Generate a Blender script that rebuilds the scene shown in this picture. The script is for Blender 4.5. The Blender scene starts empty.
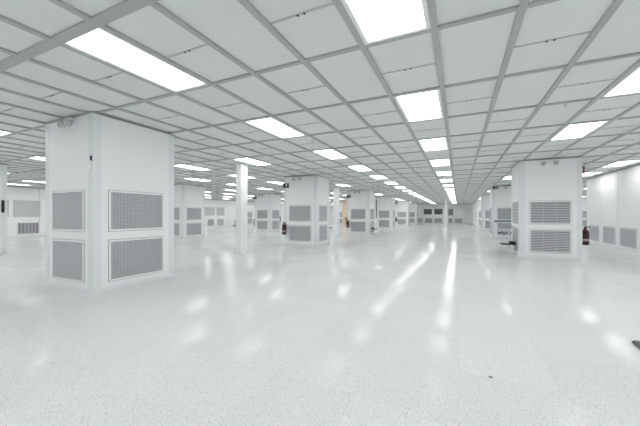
import bpy, math, random
random.seed(4)
scene = bpy.context.scene
COL = scene.collection
PI = math.pi

# ------------------------------------------------------------------ materials
def principled(name, color, rough=0.5, metal=0.0, spec=0.5, **kw):
    m = bpy.data.materials.new(name); m.use_nodes = True
    b = m.node_tree.nodes['Principled BSDF']
    b.inputs['Base Color'].default_value = (*color, 1)
    b.inputs['Roughness'].default_value = rough
    b.inputs['Metallic'].default_value = metal
    b.inputs['Specular IOR Level'].default_value = spec
    nt = m.node_tree
    # faint procedural unevenness in the finish
    tc = nt.nodes.new('ShaderNodeTexCoord')
    n = nt.nodes.new('ShaderNodeTexNoise'); n.inputs['Scale'].default_value = kw.get('scale', 3.0)
    n.inputs['Detail'].default_value = 3
    mr = nt.nodes.new('ShaderNodeMapRange')
    v = kw.get('var', 0.03)
    mr.inputs['To Min'].default_value = 1 - v; mr.inputs['To Max'].default_value = 1 + v
    mx = nt.nodes.new('ShaderNodeMix'); mx.data_type = 'RGBA'; mx.blend_type = 'MULTIPLY'
    mx.inputs['Factor'].default_value = 1
    mx.inputs['A'].default_value = (*color, 1)
    nt.links.new(tc.outputs['Object'], n.inputs['Vector'])
    nt.links.new(n.outputs['Fac'], mr.inputs['Value'])
    nt.links.new(mr.outputs['Result'], mx.inputs['B'])
    nt.links.new(mx.outputs['Result'], b.inputs['Base Color'])
    return m

WHITE = principled('painted_white_panel', (0.88, 0.89, 0.895), 0.42, var=0.015, scale=1.2)
WHITE2 = principled('white_powder_coat', (0.89, 0.90, 0.90), 0.25, var=0.01)
POSTM = principled('pale_anodised_post', (0.80, 0.82, 0.825), 0.32, var=0.015)
WALLM = principled('white_wall_panel', (0.875, 0.885, 0.89), 0.5, var=0.02, scale=0.8)
GREYW = principled('grey_wall_panel', (0.78, 0.80, 0.80), 0.35, var=0.02)
TILE = principled('ceiling_filter_face', (0.74, 0.757, 0.745), 0.7, var=0.03, scale=1.7)
GRID = principled('grey_ceiling_grid', (0.42, 0.435, 0.43), 0.45, var=0.04)
DIVID = principled('filter_divider', (0.52, 0.54, 0.53), 0.5)
DARK = principled('dark_plastic', (0.02, 0.02, 0.022), 0.4)
BACK = principled('grille_backing', (0.13, 0.13, 0.135), 0.8, var=0.05)
BLADE = principled('grille_blade', (0.60, 0.605, 0.62), 0.4)
SEAM = principled('dark_seam_gasket', (0.28, 0.29, 0.30), 0.7)
LAMPG = principled('grey_lamp_plastic', (0.50, 0.51, 0.50), 0.45)
RED = principled('extinguisher_red', (0.05, 0.006, 0.007), 0.3)
SIGNR = principled('sign_red', (0.16, 0.02, 0.02), 0.45)
LABELM = principled('white_label', (0.92, 0.92, 0.92), 0.4)
BRAND = principled('worn_pale_label', (0.42, 0.36, 0.34), 0.5)
CHAR = principled('charcoal_rubber', (0.10, 0.10, 0.11), 0.6)
BLUE = principled('blue_edge', (0.03, 0.085, 0.20), 0.4)
NAVY = principled('navy_tag', (0.01, 0.02, 0.10), 0.4)
TAN = principled('tan_panel', (0.72, 0.56, 0.42), 0.5, var=0.05)
BROWN = principled('brown_box', (0.28, 0.19, 0.12), 0.6)
CHROME = principled('steel', (0.6, 0.6, 0.62), 0.25, metal=1.0)
WINPALE = principled('pale_reflective_glass', (0.56, 0.585, 0.565), 0.12, var=0.07, scale=1.5)
WINDARK = principled('dark_greenish_glass', (0.10, 0.125, 0.105), 0.1, var=0.6, scale=2.2)
WINGREY = principled('mid_grey_glass', (0.25, 0.27, 0.27), 0.12, var=0.2, scale=2.2)

def floor_material():
    m = bpy.data.materials.new('speckled_white_floor_tile'); m.use_nodes = True
    nt = m.node_tree; N = nt.nodes; L = nt.links
    b = N['Principled BSDF']
    tc = N.new('ShaderNodeTexCoord')
    base = (0.71, 0.728, 0.732, 1)
    def chips(scale, thr, col, prev):
        v = N.new('ShaderNodeTexVoronoi'); v.inputs['Scale'].default_value = scale
        L.new(tc.outputs['Object'], v.inputs['Vector'])
        sep = N.new('ShaderNodeSeparateColor'); L.new(v.outputs['Color'], sep.inputs['Color'])
        lt = N.new('ShaderNodeMath'); lt.operation = 'LESS_THAN'; lt.inputs[1].default_value = thr
        L.new(sep.outputs['Red'], lt.inputs[0])
        l2 = N.new('ShaderNodeMath'); l2.operation = 'LESS_THAN'; l2.inputs[1].default_value = 0.42
        L.new(v.outputs['Distance'], l2.inputs[0])
        mu = N.new('ShaderNodeMath'); mu.operation = 'MULTIPLY'
        L.new(lt.outputs[0], mu.inputs[0]); L.new(l2.outputs[0], mu.inputs[1])
        mx = N.new('ShaderNodeMix'); mx.data_type = 'RGBA'
        L.new(mu.outputs[0], mx.inputs['Factor'])
        if prev is None: mx.inputs['A'].default_value = base
        else: L.new(prev, mx.inputs['A'])
        mx.inputs['B'].default_value = (*col, 1)
        return mx.outputs['Result']
    c = chips(165, 0.26, (0.43, 0.46, 0.46), None)
    c = chips(140, 0.05, (0.38, 0.40, 0.40), c)
    c = chips(230, 0.16, (0.92, 0.94, 0.93), c)
    # tile to tile tone and fine joints on a 0.61 m module
    sx = N.new('ShaderNodeSeparateXYZ'); L.new(tc.outputs['Object'], sx.inputs[0])
    outs = []
    fl = []
    for ax in ('X', 'Y'):
        d = N.new('ShaderNodeMath'); d.operation = 'DIVIDE'; d.inputs[1].default_value = 0.61
        L.new(sx.outputs[ax], d.inputs[0])
        f = N.new('ShaderNodeMath'); f.operation = 'FRACT'; L.new(d.outputs[0], f.inputs[0])
        g = N.new('ShaderNodeMath'); g.operation = 'FLOOR'; L.new(d.outputs[0], g.inputs[0]); fl.append(g)
        l = N.new('ShaderNodeMath'); l.operation = 'LESS_THAN'; l.inputs[1].default_value = 0.006
        L.new(f.outputs[0], l.inputs[0]); outs.append(l)
    mxm = N.new('ShaderNodeMath'); mxm.operation = 'MAXIMUM'
    L.new(outs[0].outputs[0], mxm.inputs[0]); L.new(outs[1].outputs[0], mxm.inputs[1])
    cb = N.new('ShaderNodeCombineXYZ'); L.new(fl[0].outputs[0], cb.inputs[0]); L.new(fl[1].outputs[0], cb.inputs[1])
    wn = N.new('ShaderNodeTexWhiteNoise'); L.new(cb.outputs[0], wn.inputs['Vector'])
    mr = N.new('ShaderNodeMapRange'); mr.inputs['To Min'].default_value = 0.975; mr.inputs['To Max'].default_value = 1.02
    L.new(wn.outputs['Value'], mr.inputs['Value'])
    m1 = N.new('ShaderNodeMix'); m1.data_type = 'RGBA'; m1.blend_type = 'MULTIPLY'; m1.inputs['Factor'].default_value = 1
    L.new(c, m1.inputs['A']); L.new(mr.outputs['Result'], m1.inputs['B'])
    fm = N.new('ShaderNodeMath'); fm.operation = 'MULTIPLY'; fm.inputs[1].default_value = 0.22
    L.new(mxm.outputs[0], fm.inputs[0])
    m2 = N.new('ShaderNodeMix'); m2.data_type = 'RGBA'
    L.new(fm.outputs[0], m2.inputs['Factor']); L.new(m1.outputs['Result'], m2.inputs['A'])
    m2.inputs['B'].default_value = (0.45, 0.47, 0.47, 1)
    L.new(m2.outputs['Result'], b.inputs['Base Color'])
    b.inputs['Roughness'].default_value = 0.12
    b.inputs['Specular IOR Level'].default_value = 0.5
    b.inputs['IOR'].default_value = 1.085
    # wax waviness
    nz = N.new('ShaderNodeTexNoise'); nz.inputs['Scale'].default_value = 2.2; nz.inputs['Detail'].default_value = 2
    L.new(tc.outputs['Object'], nz.inputs['Vector'])
    bp = N.new('ShaderNodeBump'); bp.inputs['Strength'].default_value = 0.045; bp.inputs['Distance'].default_value = 0.01
    L.new(nz.outputs['Fac'], bp.inputs['Height']); 
    # each access floor panel sits very slightly out of level
    sb = N.new('ShaderNodeVectorMath'); sb.operation = 'SUBTRACT'; sb.inputs[1].default_value = (.5, .5, .5)
    L.new(wn.outputs['Color'], sb.inputs[0])
    ml = N.new('ShaderNodeVectorMath'); ml.operation = 'MULTIPLY'; ml.inputs[1].default_value = (.016, .016, 0)
    L.new(sb.outputs[0], ml.inputs[0])
    ad = N.new('ShaderNodeVectorMath'); ad.operation = 'ADD'
    L.new(bp.outputs['Normal'], ad.inputs[0]); L.new(ml.outputs[0], ad.inputs[1])
    nm = N.new('ShaderNodeVectorMath'); nm.operation = 'NORMALIZE'; L.new(ad.outputs[0], nm.inputs[0])
    L.new(nm.outputs[0], b.inputs['Normal'])
    nr = N.new('ShaderNodeTexNoise'); nr.inputs['Scale'].default_value = 1.3
    L.new(tc.outputs['Object'], nr.inputs['Vector'])
    rr = N.new('ShaderNodeMapRange'); rr.inputs['To Min'].default_value = 0.07; rr.inputs['To Max'].default_value = 0.12
    L.new(nr.outputs['Fac'], rr.inputs['Value']); L.new(rr.outputs['Result'], b.inputs['Roughness'])
    return m
FLOOR = floor_material()

def emit(name, strength, col=(1, 1, 1)):
    m = bpy.data.materials.new(name); m.use_nodes = True
    nt = m.node_tree; nt.nodes.clear()
    e = nt.nodes.new('ShaderNodeEmission'); e.inputs['Strength'].default_value = strength
    e.inputs['Color'].default_value = (*col, 1)
    o = nt.nodes.new('ShaderNodeOutputMaterial'); nt.links.new(e.outputs[0], o.inputs[0])
    return m
DIFF = emit('lit_diffuser', 2.6, (1.0, 0.995, 0.99))

# ------------------------------------------------------------------ mesh builder
class MB:
    def __init__(s): s.v = []; s.f = []; s.mi = []; s.cur = 0; s.smooth = []
    def box(s, x0, x1, y0, y1, z0, z1, mi=None):
        b = len(s.v)
        s.v += [(x0,y0,z0),(x1,y0,z0),(x1,y1,z0),(x0,y1,z0),(x0,y0,z1),(x1,y0,z1),(x1,y1,z1),(x0,y1,z1)]
        for q in ((0,3,2,1),(4,5,6,7),(0,1,5,4),(1,2,6,5),(2,3,7,6),(3,0,4,7)):
            s.f.append(tuple(b+i for i in q)); s.mi.append(s.cur if mi is None else mi); s.smooth.append(False)
        return s
    def bevbox(s, x0, x1, y0, y1, z0, z1, e=0.01):
        # box with chamfered edges: 3 nested loops
        def ring(z, d):
            b = len(s.v)
            xs0, xs1, ys0, ys1 = x0+d, x1-d, y0+d, y1-d
            s.v += [(xs0+e,ys0,z),(xs1-e,ys0,z),(xs1,ys0+e,z),(xs1,ys1-e,z),(xs1-e,ys1,z),(xs0+e,ys1,z),(xs0,ys1-e,z),(xs0,ys0+e,z)]
            return b
        r = [ring(z0, e), ring(z0+e, 0), ring(z1-e, 0), ring(z1, e)]
        for a, c in zip(r, r[1:]):
            for k in range(8):
                s.f.append((a+k, a+(k+1)%8, c+(k+1)%8, c+k)); s.mi.append(s.cur); s.smooth.append(False)
        s.f.append(tuple(r[0]+k for k in range(7,-1,-1))); s.mi.append(s.cur); s.smooth.append(False)
        s.f.append(tuple(r[3]+k for k in range(8))); s.mi.append(s.cur); s.smooth.append(False)
        return s
    def lathe(s, prof, cx=0, cy=0, n=20, axis='z', off=(0,0,0)):
        b = len(s.v)
        for r, h in prof:
            for k in range(n):
                a = 2*PI*k/n
                x, y = r*math.cos(a), r*math.sin(a)
                p = (cx+x, cy+y, h) if axis == 'z' else ((x+cx, h, y+cy) if axis == 'y' else (h, x+cx, y+cy))
                s.v.append((p[0]+off[0], p[1]+off[1], p[2]+off[2]))
        for i in range(len(prof)-1):
            for k in range(n):
                s.f.append((b+i*n+k, b+i*n+(k+1)%n, b+(i+1)*n+(k+1)%n, b+(i+1)*n+k)); s.mi.append(s.cur); s.smooth.append(True)
        s.f.append(tuple(b+k for k in range(n-1,-1,-1))); s.mi.append(s.cur); s.smooth.append(False)
        e = b+(len(prof)-1)*n
        s.f.append(tuple(e+k for k in range(n))); s.mi.append(s.cur); s.smooth.append(False)
        return s
    def tube(s, pts, r, n=8):
        from mathutils import Vector
        pts = [Vector(p) for p in pts]; b = len(s.v)
        for i, p in enumerate(pts):
            t = (pts[min(i+1, len(pts)-1)] - pts[max(i-1, 0)]).normalized()
            u = t.orthogonal().normalized() if i == 0 else (u - t*u.dot(t)).normalized()
            w = t.cross(u)
            for k in range(n):
                a = 2*PI*k/n
                s.v.append(tuple(p + u*(r*math.cos(a)) + w*(r*math.sin(a))))
        for i in range(len(pts)-1):
            for k in range(n):
                s.f.append((b+i*n+k, b+i*n+(k+1)%n, b+(i+1)*n+(k+1)%n, b+(i+1)*n+k)); s.mi.append(s.cur); s.smooth.append(True)
        s.f.append(tuple(b+k for k in range(n-1,-1,-1))); s.mi.append(s.cur); s.smooth.append(False)
        e = b+(len(pts)-1)*n
        s.f.append(tuple(e+k for k in range(n))); s.mi.append(s.cur); s.smooth.append(False)
        return s
    def mesh(s, name, mats):
        me = bpy.data.meshes.new(name); me.from_pydata(s.v, [], s.f)
        for m in (mats if isinstance(mats, (list, tuple)) else [mats]): me.materials.append(m)
        me.polygons.foreach_set('material_index', s.mi)
        me.polygons.foreach_set('use_smooth', s.smooth)
        me.update(); return me
    def build(s, name, mats, parent=None, loc=(0,0,0), rz=0):
        return link(name, s.mesh(name, mats), parent, loc, rz)

def link(name, me, parent=None, loc=(0,0,0), rz=0):
    o = bpy.data.objects.new(name, me); COL.objects.link(o)
    o.parent = parent; o.location = loc; o.rotation_euler = (0, 0, rz); return o
def thing(name, label, cat, loc, rz=0, group=None):
    o = bpy.data.objects.new(name, None); COL.objects.link(o); o.location = loc; o.rotation_euler = (0,0,rz)
    o.empty_display_size = 0.1
    return tag(o, label, cat, group)
def tag(o, label, cat, group=None):
    o['label'] = label; o['category'] = cat
    if group: o['group'] = group
    return o
def struct(o, label=None, cat=None):
    o['kind'] = 'structure'
    if label: o['label'] = label
    if cat: o['category'] = cat
    return o
def copy_tree(o, parent=None):
    c = o.copy(); COL.objects.link(c)
    if parent is not None: c.parent = parent
    for ch in list(o.children): copy_tree(ch, c)
    return c

H = 2.69                                  # clear height
XL, XR, YB, YF = -21.5, 13.0, -4.0, 44.0  # hall
GX, GY, DX, DY = -0.788, 2.61, 0.609, 1.231   # ceiling module

# ------------------------------------------------------------------ setting
struct(MB().box(XL-.2, XR+.2, YB-.2, YF+.2, -0.15, 0).build('floor', FLOOR), 'glossy white speckled tile floor of the empty hall', 'floor')
struct(MB().box(XL-.2, XR+.2, YB-.2, YF+.2, H+.022, H+.15).build('ceiling', TILE), 'white filter panel ceiling in a grey grid', 'ceiling')
ceiling = bpy.data.objects['ceiling']
def flush(o): o.parent = ceiling; return o

EXCL = []   # footprints of the boxed columns
ROWS = [   # x0,x1,y0,y1
]
i0, i1 = math.ceil((XL-GX)/DX), math.floor((XR-GX)/DX)
j0, j1 = math.ceil((YB-GY)/DY), math.floor((YF-GY)/DY)
g = MB()
for i in range(i0, i1+1):
    x = GX+i*DX; g.box(x-.027, x+.027, YB, YF, H, H+.03)
for j in range(j0, j1+1):
    y = GY+j*DY; w = .045 if j == -1 else .021
    g.box(XL, XR, y-w, y+w, H+.0008, H+.03)
flush(g.build('ceiling_grid', GRID))
g = MB()
for i in range(i0, i1):
    for j in range(max(j0, -3), j1):
        if (i+j) % 2 == 0:
            x = GX+(i+.5)*DX; y = GY+(j+.5)*DY
            g.box(x-DX/2+.03, x+DX/2-.03, y-.009, y+.009, H+.014, H+.03, 0)
            if j < 7:
                for d in (-.028, .028):
                    g.box(x+d-.008, x+d+.008, y-.009, y+.009, H+.010, H+.0145, 1)
flush(g.build('filter_divider', [DIVID, DARK]))

def slab(name, x0, x1, y0, y1, mat, label=None, z0=0, z1=H+.022):
    return struct(MB().box(x0, x1, y0, y1, z0, z1).build(name, mat), label, 'wall' if label else None)

# wall made of vertical panels with fine seams; 'run' axis along x or y
def panel_wall(name, axis, fixed, a, b, thick, pitch, mat, label, start=None):
    """visible face at `fixed`; thick is signed, away from the room"""
    w = MB()
    lo, hi = sorted((fixed, fixed+thick)); eps = .006*(1 if thick > 0 else -1)
    back = sorted((fixed+eps, fixed+thick))
    if axis == 'y': w.box(back[0], back[1], a, b, 0, H+.022, 1)
    else: w.box(a, b, back[0], back[1], 0, H+.022, 1)
    t = a if start is None else start
    cuts = [a]
    while t < b-.05:
        if t > a+.05: cuts.append(t)
        t += pitch
    cuts.append(b)
    f = sorted((fixed, fixed+eps))
    for p, q in zip(cuts, cuts[1:]):
        if axis == 'y': w.box(f[0], f[1], p+.009, q-.009, .0, H, 0)
        else: w.box(p+.009, q-.009, f[0], f[1], .0, H, 0)
    o = w.build(name, [mat, SEAM]); struct(o, label, 'wall'); return o

panel_wall('wall_left', 'y', XL, YB, YF, -.2, 1.37, WALLM, 'long white panelled wall on the far left', 5.72)
panel_wall('wall_far', 'x', YF, XL, XR, .2, 1.3, WALLM, 'white end wall with dark windows far ahead', -4.53-1.3*13)
panel_wall('wall_right', 'y', 4.92, YB, 16.16, .12, 1.36, WALLM, 'white panelled wall at right with low grilles', 12.08-1.36*12)
slab('wall_inner', 5.04, XR, 16.04, 16.16, WALLM)
slab('wall_right_outer', XR, XR+.2, YB, YF, WALLM)
slab('wall_back', XL, XR, YB-.2, YB, WALLM)
# grey lining panel at the right end of the far wall
struct(MB().bevbox(.82, 4.0, YF-.05, YF, 0.0, H, .01).build('trim_1', GREYW))
# skirting
struct(MB().box(XL, XL+.015, YB, YF, 0, .08).build('baseboard_left', POSTM))
struct(MB().box(XL, XR, YF-.015, YF, 0, .08).build('baseboard_far', POSTM))
struct(MB().box(4.905, 4.92, YB, 16.16, 0, .08).build('baseboard_right', POSTM))
# dark angle along the top of the walls
struct(MB().box(4.90, 4.92, YB, 16.16, H-.03, H).build('trim_2', GRID))
struct(MB().box(XL, XL+.02, YB, YF, H-.03, H).build('trim_3', GRID))

# ------------------------------------------------------------------ grilles (local: face in x-z plane, looks toward -y)
def grille_meshes(w, h, kind):
    fr = MB()
    b = .03
    for x0, x1, z0, z1 in ((-w/2-b, w/2+b, -b, 0), (-w/2-b, w/2+b, h, h+b), (-w/2-b, -w/2, 0, h), (w/2, w/2+b, 0, h)):
        fr.box(x0, x1, -.012, .0, z0, z1, 0)
    for x0, x1, z0, z1 in ((-w/2-b-.006, w/2+b+.006, -b-.006, -b), (-w/2-b-.006, w/2+b+.006, h+b, h+b+.006), (-w/2-b-.006, -w/2-b, -b, h+b), (w/2+b, w/2+b+.006, -b, h+b)):
        fr.box(x0, x1, -.003, .0, z0, z1, 1)
    fr.box(-w/2, w/2, -.002, 0, 0, h, 2)
    bl = MB()
    if kind == 'mesh':
        p = .022
        n = int(w/p)
        for k in range(n+1):
            x = -w/2 + k*w/n; bl.box(x-.0042, x+.0042, -.010, -.002, 0, h, 0)
        n = int(h/p)
        for k in range(n+1):
            z = k*h/n; bl.box(-w/2, w/2, -.0095, -.002, z-.0042, z+.0042, 0)
        for k in (1, 2, 3):
            x = -w/2+k*w/4; bl.box(x-.005, x+.005, -.0115, -.002, 0, h, 0)
    elif kind == 'grid':
        n = 8
        for k in range(n):
            z = (k+.5)*h/n; bl.box(-w/2, w/2, -.011, -.002, z-.017, z+.017, 0)
        n = 9
        for k in range(n):
            x = -w/2+(k+.5)*w/n; bl.box(x-.018, x+.018, -.0105, -.002, 0, h, 0)
    elif kind == 'louvre':
        n = 13
        for k in range(n):
            z = (k+.5)*h/n
            b0 = len(bl.v)
            for x in (-w/2, w/2):
                bl.v += [(x, -.011, z-.012), (x, -.009, z-.014), (x, -.002, z+.008), (x, -.004, z+.012)]
            for q in ((0,4,5,1),(1,5,6,2),(2,6,7,3),(3,7,4,0),(0,1,2,3),(7,6,5,4)):
                bl.f.append(tuple(b0+a for a in q)); bl.mi.append(0); bl.smooth.append(False)
        for k in (1, 2):
            x = -w/2+k*w/3; bl.box(x-.003, x+.003, -.0105, -.002, 0, h, 0)
    else:   # slot: upright bars
        n = 6
        for k in range(1, n):
            x = -w/2+k*w/n; bl.box(x-.014, x+.014, -.011, -.002, 0, h, 0)
        for k in range(int(h/.022)):
            z = (k+.5)*.022; bl.box(-w/2, w/2, -.008, -.002, z-.004, z+.004, 0)
    return fr.mesh('grille_frame', [WHITE2, SEAM, BACK]), bl.mesh('grille_louvre', [BLADE, WHITE2])
_gm = {}
def grille(parent, w, h, kind, loc, rz):
    key = (round(w, 2), round(h, 2), kind)
    if key not in _gm: _gm[key] = grille_meshes(*key)
    f = link('air_grille', _gm[key][0], parent, loc, rz)
    link('grille_louvre', _gm[key][1], f)
    return f
def wall_grille(w, h, kind, loc, rz, label, group=None):
    o = grille(None, w, h, kind, loc, rz); tag(o, label, 'air grille', group); o.name = 'wall_air_grille'; return o

# ------------------------------------------------------------------ boxed columns with return air grilles
def boxed_column(x0, x1, y0, y1, label, kind='mesh', group=None, sides=('front', 'right', 'left')):
    cx, cy = (x0+x1)/2, (y0+y1)/2; hx, hy = (x1-x0)/2, (y1-y0)/2
    t = thing('boxed_column', label, 'column', (cx, cy, 0), 0, group); t['kind'] = 'thing'
    EXCL.append((x0, x1, y0, y1))
    e = .002
    MB().box(-hx+e, hx-e, -hy+e, hy-e, 0.0, H).build('casing', WHITE, t)
    p = .115
    for sx in (-1, 1):
        for sy in (-1, 1):
            xa, xb = sorted((sx*hx, sx*(hx-p))); ya, yb = sorted((sy*hy, sy*(hy-p)))
            MB().box(xa, xb, ya, yb, 0.0, H-.001).build('corner_post', POSTM, t)
    bt = MB()
    for x, X_, y, Y_ in ((-hx+p, hx-p, -hy-.002, -hy+e), (-hx+p, hx-p, hy-e, hy+.002), (-hx-.002, -hx+e, -hy+p, hy-p), (hx-e, hx+.002, -hy+p, hy-p)):
        bt.box(x, X_, y, Y_, 0, .06)
    bt.build('base_trim', POSTM, t)
    tt = MB()
    for x, X_, y, Y_ in ((-hx-.014, hx+.014, -hy-.014, -hy), (-hx-.014, hx+.014, hy, hy+.014), (-hx-.014, -hx, -hy, hy), (hx, hx+.014, -hy, hy)):
        tt.box(x, X_, y, Y_, H-.018, H)
    tt.build('top_angle', GRID, t)
    for s in sides:
        w = (2*hx if s == 'front' else 2*hy) - .50
        for z in (.17, .945):
            if s == 'front': grille(t, w, .585, kind, (0, -hy+e, z), 0)
            if s == 'right': grille(t, w, .585, kind, (hx-e, 0, z), PI/2)
            if s == 'left': grille(t, w, .585, kind, (-hx+e, 0, z), -PI/2)
    return t

BC = boxed_column
P1 = BC(-6.25, -4.89, 2.54, 3.92, 'largest white boxed column, in the left foreground, with a small navy tag on its corner', 'mesh')
P3 = BC(-6.32, -4.88, 10.12, 11.37, 'louvred white boxed column with extinguisher at its left edge, beyond the slim post', 'grid')
P4 = BC(-6.30, -4.89, 17.5, 18.75, 'white boxed column with black tray on its right side, beyond the tan opening', 'mesh')
P5 = BC(-6.33, -4.97, 24.75, 26.0, 'white boxed column with thin dark pipe down its left edge', 'mesh')
P6 = BC(-6.30, -4.93, 33.1, 34.35, 'distant white boxed column with extinguisher at left edge, fourth along left row', 'mesh')
P7 = BC(-6.30, -4.93, 40.2, 41.45, 'farthest white boxed column of the left row, close to the end wall', 'mesh')
P0 = BC(-13.7, -12.3, 2.75, 4.09, 'white boxed column cut off by the left photo edge, with wall phone', 'mesh')
P2 = BC(-13.7, -12.3, 10.35, 11.75, 'white boxed column just behind the largest foreground column', 'mesh')
P2b = BC(-13.52, -12.13, 17.6, 19.0, 'white boxed column immediately right of the slim foreground post, with black extinguisher', 'mesh')
P2c = BC(-13.7, -12.3, 33.2, 34.5, 'far white boxed column glimpsed left of the second slim post', 'mesh')
R1 = BC(1.56, 2.93, 9.9, 11.37, 'large white boxed column at right with red extinguisher beside it', 'louvre')
R2 = BC(1.6, 2.95, 17.9, 19.2, 'white boxed column with blue-edged shelf, behind the large right column', 'mesh')
R3 = BC(1.6, 2.95, 25.6, 26.9, 'third white boxed column of the right row, behind the blue-shelf one', 'mesh')
R4 = BC(1.6, 2.95, 33.2, 34.5, 'fourth white boxed column of the right row, a narrow strip in view', 'mesh')
R5 = BC(1.6, 2.95, 40.2, 41.5, 'farthest white boxed column of the right row, near the end wall', 'mesh')
S4 = BC(9.2, 10.5, 33.2, 34.5, 'pale far column seen past the extinguisher at right', 'mesh')

# ------------------------------------------------------------------ slim posts
def slim_post(x0, x1, y0, y1, label):
    cx, cy = (x0+x1)/2, (y0+y1)/2; hx, hy = (x1-x0)/2, (y1-y0)/2
    t = thing('slim_post', label, 'post', (cx, cy, 0)); EXCL.append((x0, x1, y0, y1))
    MB().bevbox(-hx, hx, -hy, hy, 0.012, H, .006).build('post_shaft', WHITE, t)
    MB().bevbox(-hx-.035, hx+.035, -hy-.035, hy+.035, 0, .014, .003).build('base_plate', POSTM, t)
    for sx in (-1, 1):
        for sy in (-1, 1):
            MB().lathe([(.011, .014), (.011, .03), (.006, .034)], sx*(hx+.018), sy*(hy+.018), 8).build('anchor_bolt', LAMPG, t)
    return t
slim_post(-6.0, -5.80, 6.92, 7.22, 'slim white square post standing alone in front of a ceiling light')
slim_post(-6.25, -5.99, 15.1, 15.4, 'second slim white post, right of the column with louvred grilles')
slim_post(-1.12, -.92, 28.5, 28.7, 'slim white post straight ahead in front of the far dark windows')
slim_post(-6.2, -5.95, 36.6, 36.85, 'far slim white post beside the fourth left-row column')

# ------------------------------------------------------------------ windows
def window(n, axis, fixed, a, b, z0, z1, pane, d):
    """d = +1/-1: direction from wall face into the room"""
    fr = MB(); t = .04
    f0, f1 = sorted((fixed, fixed+d*.03)); p0, p1 = sorted((fixed+d*.002, fixed+d*.012))
    def bx(m, u0, u1, w0, w1, q0, q1, mi=0):
        if axis == 'y': m.box(q0, q1, u0, u1, w0, w1, mi)
        else: m.box(u0, u1, q0, q1, w0, w1, mi)
    bx(fr, a-t, b+t, z0-t, z0, f0, f1); bx(fr, a-t, b+t, z1, z1+t, f0, f1)
    bx(fr, a-t, a, z0, z1, f0, f1); bx(fr, b, b+t, z0, z1, f0, f1)
    o = struct(fr.build('window_%d' % n, WHITE2))
    pm = MB(); bx(pm, a, b, z0, z1, p0, p1); pm.build('window_pane', pane, o)
    return o
window(1, 'y', XL, 7.36, 8.50, 1.07, 1.97, WINPALE, 1)
window(2, 'y', XL, 6.88, 7.20, 1.07, 1.97, WINPALE, 1)
window(3, 'y', XL, 20.5, 21.8, 1.13, 1.95, WINPALE, 1)
window(4, 'y', XL, 22.0, 23.1, 1.13, 1.95, WINPALE, 1)
window(5, 'x', YF, -4.42, -3.36, 1.29, 2.02, WINDARK, -1)
window(6, 'x', YF, -3.05, -1.98, 1.29, 2.02, WINDARK, -1)
window(7, 'x', YF, -1.25, -.66, 1.14, 2.01, WINGREY, -1)
# wall grilles
wall_grille(.87, .57, 'slot', (XL, 8.0, .16), PI/2, 'six-bay grille under the pale window at far left')
wall_grille(.75, .60, 'mesh', (XL, 21.3, .17), PI/2, 'grille under the left of the paired pale windows')
wall_grille(.85, .60, 'mesh', (XL, 22.55, .17), PI/2, 'grille under the right of the paired pale windows')
for z, lb in ((.2, 'lower'), (.92, 'upper')):
    wall_grille(.9, .6, 'mesh', (XL, 27.1, z), PI/2, lb+' grille on the left wall just right of the slim foreground post')
for cx, w, lb in ((-5.0, .8, 'end wall grille left of the dark windows'), (-3.8, .9, 'end wall grille under the left dark window'),
                  (-2.53, .95, 'end wall grille under the right dark window'), (-1.0, .5, 'end wall grille under the grey window beside the post'),
                  (0.0, .87, 'rightmost grille on the far end wall')):
    wall_grille(w, .60, 'mesh', (cx, YF, .12), 0, lb)
for cy, w, lb in ((15.39, .86, 'grille on the farthest panel of the right wall'), (14.1, .9, 'middle grille of the three low on the right wall'),
                  (12.77, .95, 'grille on the right wall nearest the right photo edge')):
    wall_grille(w, .56, 'mesh', (4.92, cy, .165), -PI/2, lb)

# ------------------------------------------------------------------ ceiling lights
hw, hl = DX/2-.028, DY/2-.022
fr = MB()
for a in ((-hw, hw, -hl, -hl+.03), (-hw, hw, hl-.03, hl), (-hw, -hw+.034, -hl+.03, hl-.03), (hw-.034, hw, -hl+.03, hl-.03)):
    fr.box(a[0], a[1], a[2], a[3], .006, .0218)
FRM = fr.mesh('light_frame', WHITE2)
DFM = MB().box(-hw+.034, hw-.034, -hl+.03, hl-.03, .0185, .0215).mesh('light_diffuser', DIFF)
NTH = ['nearest', 'second', 'third', 'fourth', 'fifth', 'sixth', 'seventh', 'eighth', 'ninth', 'tenth']
ROWN = {0: 'the row leading to the dark end windows', -4: 'the row starting with the large left light',
        4: 'the row passing above the large right column', 8: 'the row beside the right panelled wall',
        -8: 'the row above the slim foreground post', -12: 'the row between the two nearest left columns',
        -16: 'the row beyond the second left column', -20: 'the row two in from the left wall', -24: 'the row nearest the left wall',
        -28: 'the row nearest the left wall', -32: 'the row hugging the left wall', 12: 'the row right of the panelled wall end', 16: 'the row far right behind the panelled wall',
        20: 'the row hugging the far right wall'}
cs, sn = math.cos(.4373), math.sin(.4373)
def in_view(x, y, z=H):
    d = -x*sn+y*cs; a = x*cs+y*sn
    if d < .4: return False
    u = 320+296*a/d; v = 215-296*(z-1.165)/d
    return -6 < u < 646 and v > -6
proto = None
cnt = {}
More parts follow.
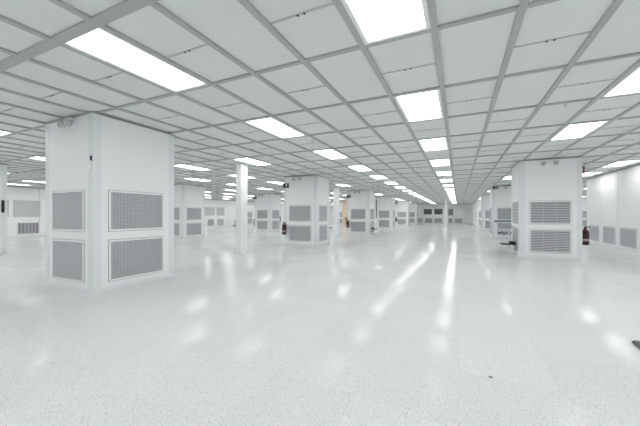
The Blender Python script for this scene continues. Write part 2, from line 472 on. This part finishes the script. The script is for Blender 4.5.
for i in range(-32, 21, 4):
    for j in range(-5, j1, 2):
        x, y = GX+(i+.5)*DX, GY+(j+.5)*DY
        if not (XL+.4 < x < XR-.4 and YB+.7 < y < YF-.7): continue
        if any(a-hw+.05 < x < b+hw-.05 and c-hl-.9 < y < d+hl-.05 for a, b, c, d in EXCL if b-a > .5): continue
        if 4.5 < x and y < 16.8 and x > 4.92+.35: 
            continue        # space behind the right wall
        if 4.92-hw < x < 5.04+hw and y < 16.2: continue
        if proto is None:
            o = bpy.data.objects.new('ceiling_light', None); COL.objects.link(o); o.empty_display_size = .1
            link('light_frame', FRM, o); link('light_diffuser', DFM, o); proto = o
        else: o = copy_tree(proto)
        o.location = (x, y, H)
        if in_view(x, y+hl) or in_view(x-hw, y+hl) or in_view(x+hw, y+hl):
            k = cnt.get(i, 0); cnt[i] = k+1
            if k < 7:
                tag(o, '%s lit ceiling light in %s' % (NTH[k], ROWN[i]), 'ceiling light', 'lit ceiling lights')
            else:
                tag(o, 'tiny distant ceiling light in %s' % ROWN[i], 'ceiling light', 'distant lights in '+ROWN[i])
        else:
            tag(o, 'lit rectangular ceiling light overhead or behind the viewer', 'ceiling light', 'lights outside the view')

# ------------------------------------------------------------------ emergency lights, signs, extinguishers
def emergency_light(x, y, label, w=.36):
    """hangs on a column face that looks to -y"""
    t = thing('emergency_light', label, 'emergency light', (x, y, 2.497))
    MB().bevbox(-w*.27, w*.27, -.07, .0, .09, .165, .008).build('lamp_housing', WHITE2, t)
    for s in (-1, 1):
        MB().lathe([(.03, -.06), (.055, -.075), (.058, -.13), (.05, -.14)], s*w*.36, .06, 16, 'y').build('lamp_head', LAMPG, t)
        MB().tube([(s*w*.22, -.035, .12), (s*w*.32, -.045, .10), (s*w*.36, -.075, .07)], .014).build('swivel_arm', LAMPG, t)
emergency_light(-5.42, 2.537, 'twin-head emergency light at the top of the largest left column', .25)
emergency_light(-5.68, 10.117, 'twin-head emergency light above the louvred left-row column')
emergency_light(-5.62, 17.497, 'small twin-head emergency light atop the column beyond the tan opening')
emergency_light(-12.9, 17.597, 'tiny twin-head emergency light atop column right of the slim foreground post')
emergency_light(2.21, 9.897, 'twin-head emergency light at the top of the large right column', .38)
emergency_light(2.35, 17.897, 'twin-head emergency light atop the blue-shelf column', .42)

def sign(x, y, z, label, w=.26, h=.18, rz=0):
    t = thing('extinguisher_sign', label, 'sign', (x, y, z), rz)
    MB().bevbox(-w/2, w/2, -.02, 0, -h/2, h/2, .004).build('sign_plate', SIGNR, t)
    m = MB().box(-w*.30, w*.46, -.024, -.02, -h*.42, h*.42).build('sign_face', DARK, t)
    g = MB(); g.box(-.012+w*.08, .018+w*.08, -.027, -.024, -h*.28, h*.22); g.box(-.05+w*.08, .055+w*.08, -.027, -.024, h*.14, h*.26)
    g.build('sign_symbol', LABELM, t)
    return t
sign(-6.22, 10.117, 2.34, 'black and red extinguisher sign on the left edge of the louvred column')
sign(-6.2, 17.497, 2.35, 'small dark sign on the column beyond the tan opening')
sign(-13.46, 17.597, 2.44, 'tiny black sign on column right of the slim foreground post')
sign(-6.2, 33.097, 2.5, 'tiny black sign on the fourth left-row column')
sign(1.75, 17.897, 2.6, 'dark sign near the ceiling on the blue-shelf column', .24, .12)
t = thing('projecting_sign', 'small red projecting sign on the right edge of the large right column', 'sign', (2.933, 10.03, 2.36))
m = MB(); b = [(0, -.06, -.1), (.085, 0, -.1), (0, .06, -.1), (0, -.06, .1), (.085, 0, .1), (0, .06, .1)]
m.v = b; m.f = [(0,1,4,3), (1,2,5,4), (2,0,3,5), (2,1,0), (3,4,5)]; m.mi = [0]*5; m.smooth = [False]*5
m.build('sign_body', SIGNR, t)

def extinguisher(x, y, z, label, rz=0, body=RED, k=1.0):
    """back bracket touches the wall plane y=0 local; bottle in front (-y)"""
    t = thing('fire_extinguisher', label, 'fire extinguisher', (x, y, z), rz)
    t.scale = (k, k, k)
    c = -.095
    MB().lathe([(.05, 0), (.074, .006), (.08, .03), (.08, .33), (.07, .37), (.04, .405), (.022, .42), (.022, .44)], 0, c, 20).build('cylinder', body, t)
    MB().lathe([(.0806, .10), (.0806, .16)], 0, c, 20).build('label_band', BRAND, t)
    v = MB(); v.box(-.022, .022, c-.022, c+.022, .44, .475); v.box(-.012, .012, c-.10, c+.01, .478, .492); v.box(-.012, .012, c-.085, c+.01, .452, .462)
    v.build('valve_handle', DARK, t)
    MB().tube([(.02, c, .458), (.075, c, .46), (.098, c-.01, .40), (.1, c-.01, .2), (.095, c-.01, .10)], .011).build('hose', DARK, t)
    br = MB(); br.box(-.02, .02, c+.075, -.0, .08, .36); br.box(-.082, .082, c+.03, c+.05, .24, .26)
    br.build('wall_bracket', DARK, t)
extinguisher(2.933, 10.03, .38, 'red fire extinguisher on the right side of the large right column', PI/2)
extinguisher(-6.26, 10.117, .40, 'dark red fire extinguisher at the left edge of the louvred column')
extinguisher(-6.25, 17.497, .40, 'small dark fire extinguisher on the column beyond the tan opening')
extinguisher(-13.523, 17.75, .42, 'black-looking extinguisher on column right of the slim foreground post', -PI/2, DARK)
extinguisher(-6.2, 33.097, .42, 'tiny dark extinguisher on the fourth left-row column', 0, DARK, 1.1)

def phone(x, y, z, h, label, rz):
    t = thing('wall_phone', label, 'telephone', (x, y, z), rz)
    MB().bevbox(-.032, .032, -.03, 0, 0, h, .008).build('phone_base', DARK, t)
    MB().bevbox(-.022, .022, -.055, -.035, .02, h-.02, .012).build('handset', DARK, t)
phone(-12.297, 3.99, 1.24, .37, 'slim black wall phone on the column at the left photo edge', PI/2)
phone(-12.127, 18.85, .70, .36, 'tiny black wall phone on the right side of the extinguisher column', PI/2)

# small tag and white catch on the corner of the foreground column
tag(MB().bevbox(-4.93, -4.90, 2.520, 2.537, 1.975, 2.045, .003).build('corner_tag', NAVY), 'tiny navy tag on the corner of the largest left column', 'tag')
tag(MB().bevbox(-4.985, -4.925, 2.523, 2.537, 1.84, 1.92, .004).build('switch_plate', LABELM), 'small white plate below the navy tag on the largest column', 'plate')
# ------------------------------------------------------------------ shelves and trays on the columns
def tray(x, y, z, label, rz):
    t = thing('folding_tray', label, 'tray', (x, y, z), rz)     # local: wall plane y=0, sticks out to -y
    MB().bevbox(-.2, .2, -.38, -.0, 0, .03, .006).build('tray_top', DARK, t)
    MB().box(-.2, .2, -.005, 0, -.19, 0).build('wall_plate', LAMPG, t)
    b = MB()
    for s in (-.14, .14):
        b.tube([(s, -.016, -.16), (s, -.28, -.0)], .012)
    b.build('tray_bracket', LAMPG, t)
    MB().bevbox(-.12, .12, -.16, -.02, .03, .10, .01).build('tray_case', DARK, t)
tray(1.547, 10.55, .285, 'black tray sticking out low from the large right column', -PI/2)
tray(-4.877, 18.0, .30, 'small dark tray low on the column beyond the tan opening', PI/2)
t = thing('wall_shelf', 'long white shelf with a blue front edge across a right-row column', 'shelf', (1.62, 17.898, .84))
MB().box(.06, 1.22, -.14, -.004, 0, .05).build('shelf_board', WHITE2, t)
MB().box(.06, 1.22, -.15, -.14, -.015, .055).build('shelf_edge', BLUE, t)
b = MB(); b.box(.1, .13, -.13, -.004, -.10, 0); b.box(1.14, 1.17, -.13, -.004, -.10, 0); b.build('shelf_bracket', POSTM, t)
t = thing('socket_panel', 'low white panel with dark sockets under the blue-edged shelf', 'socket panel', (1.62, 17.885, .14))
MB().bevbox(.2, 1.16, -.03, -.0, 0, .28, .006).build('panel_plate', BLADE, t)
MB().box(.17, 1.19, -.034, -.0, .285, .32).build('panel_rim', WHITE2, t)
for x, z, s in ((.3, .10, .05), (.40, .14, .035), (.50, .08, .05), (.62, .12, .03), (.85, .11, .06)):
    MB().bevbox(x-s, x+s, -.05, -.03, z-.04, z+.05, .006).build('socket', DARK, t)
t = thing('wall_shelf', 'short white shelf on the shaded left side of the large right column', 'shelf', (1.557, 10.55, .80), -PI/2)
MB().box(-.35, .30, -.12, .0, 0, .03).build('shelf_board', WHITE2, t)
MB().box(-.35, .30, -.128, -.12, .005, .025).build('shelf_edge', BLUE, t)
t = thing('grab_handle', 'small dark handle on right side of the louvred left-row column', 'handle', (-4.877, 11.25, .64), PI/2)
MB().tube([(0, 0, 0), (0, -.1, 0), (.0, -.16, .03)], .014).build('handle_bar', DARK, t)
# dark pipe on the left edge of the fifth-row column
tag(MB().tube([(-6.30, 24.72, .95), (-6.30, 24.72, 2.45)], .03).build('drop_pipe', DARK), 'thin dark vertical pipe on left edge of a left-row column', 'pipe')

# tan leaf seen beside the column beyond
t = thing('tan_partition', 'tan full-height panel standing between the second slim post and a column', 'partition', (-11.0, 30.0, 0))
MB().bevbox(-.36, .36, 0, .06, 0, 2.69, .006).build('partition_leaf', TAN, t)
MB().box(-.36, .36, -.008, 0, 2.40, 2.43).build('head_rail', BROWN, t)
t = thing('brown_carton', 'small brown box fixed low on the tan panel', 'box', (-10.85, 30.0, .60))
MB().bevbox(-.13, .16, -.18, 0, 0, .34, .01).build('carton_body', BROWN, t)
MB().box(-.125, .155, -.185, -.18, .16, .18).build('carton_tape', TAN, t)

# dark trolley against the left wall
t = thing('utility_trolley', 'dark upright trolley against the left wall, left of the slim post', 'trolley', (-20.9, 24.2, 0))
MB().box(-.28, .18, -.2, .2, .16, .20).build('trolley_deck', LAMPG, t)
MB().tube([(.16, -.18, .18), (.16, -.18, 1.3), (.16, .18, 1.3), (.16, .18, .18)], .03).build('trolley_handle', LAMPG, t)
MB().box(-.1, .12, -.16, .16, .20, .62).build('trolley_case', LAMPG, t)
for sx in (-.2, .1):
    for sy in (-.15, .15):
        MB().lathe([(.06, -.02), (.075, -.015), (.075, .015), (.06, .02)], sx, .075, 12, 'y', (0, sy, 0)).build('wheel', DARK, t)
# sprinklers
for x, y, lb in ((-2.75, 5.5, 'small sprinkler in the ceiling near the centre'), (-4.4, 5.6, 'small sprinkler in the ceiling left of centre'), (1.35, 5.2, 'small sprinkler in the ceiling at right')):
    t = thing('sprinkler', lb, 'sprinkler', (x, y, H+.022))
    MB().lathe([(.008, -.03), (.008, -.010), (.022, -.004), (.022, 0)], 0, 0, 12).build('sprinkler_body', CHROME, t)
    MB().lathe([(.013, -.034), (.013, -.031)], 0, 0, 12).build('deflector', CHROME, t)

# dark floor box at the right edge, and a small chip on the floor
t = thing('floor_cover', 'dark grey cover on the floor at the right photo edge', 'floor cover', (1.425, 3.425, 0), .0)
MB().bevbox(0, .42, 0, .22, 0, .035, .012).build('cover_body', CHAR, t)
MB().box(.03, .38, .08, .14, .035, .038).build('cover_strip', DARK, t)
m = MB(); m.bevbox(-.012, .012, -.007, .007, 0, .004, .001)
tag(m.build('floor_chip', DARK, None, (.21, 2.45, 0), -.3), 'tiny dark chip lying on the foreground floor', 'debris')

# ------------------------------------------------------------------ camera, world, colour
cam = bpy.data.cameras.new('camera'); co = bpy.data.objects.new('camera', cam); COL.objects.link(co)
co.location = (0, 0, 1.165); co.rotation_euler = (PI/2, 0, .4373)
cam.sensor_width = 36; cam.lens = 296.2/640*36; cam.shift_y = 2.2/640
cam.clip_start = .05; cam.clip_end = 200
scene.camera = co
w = bpy.data.worlds.new('world'); scene.world = w; w.use_nodes = True
w.node_tree.nodes['Background'].inputs['Color'].default_value = (.8, .85, .9, 1)
w.node_tree.nodes['Background'].inputs['Strength'].default_value = .1
vs = scene.view_settings
vs.view_transform = 'Standard'; vs.look = 'None'; vs.gamma = 1; vs.use_curve_mapping = False
vs.exposure = 1.42
cy = scene.cycles
cy.use_denoising = True; cy.denoiser = 'OPENIMAGEDENOISE'
cy.max_bounces = 14; cy.diffuse_bounces = 10; cy.glossy_bounces = 5
cy.sample_clamp_indirect = 0
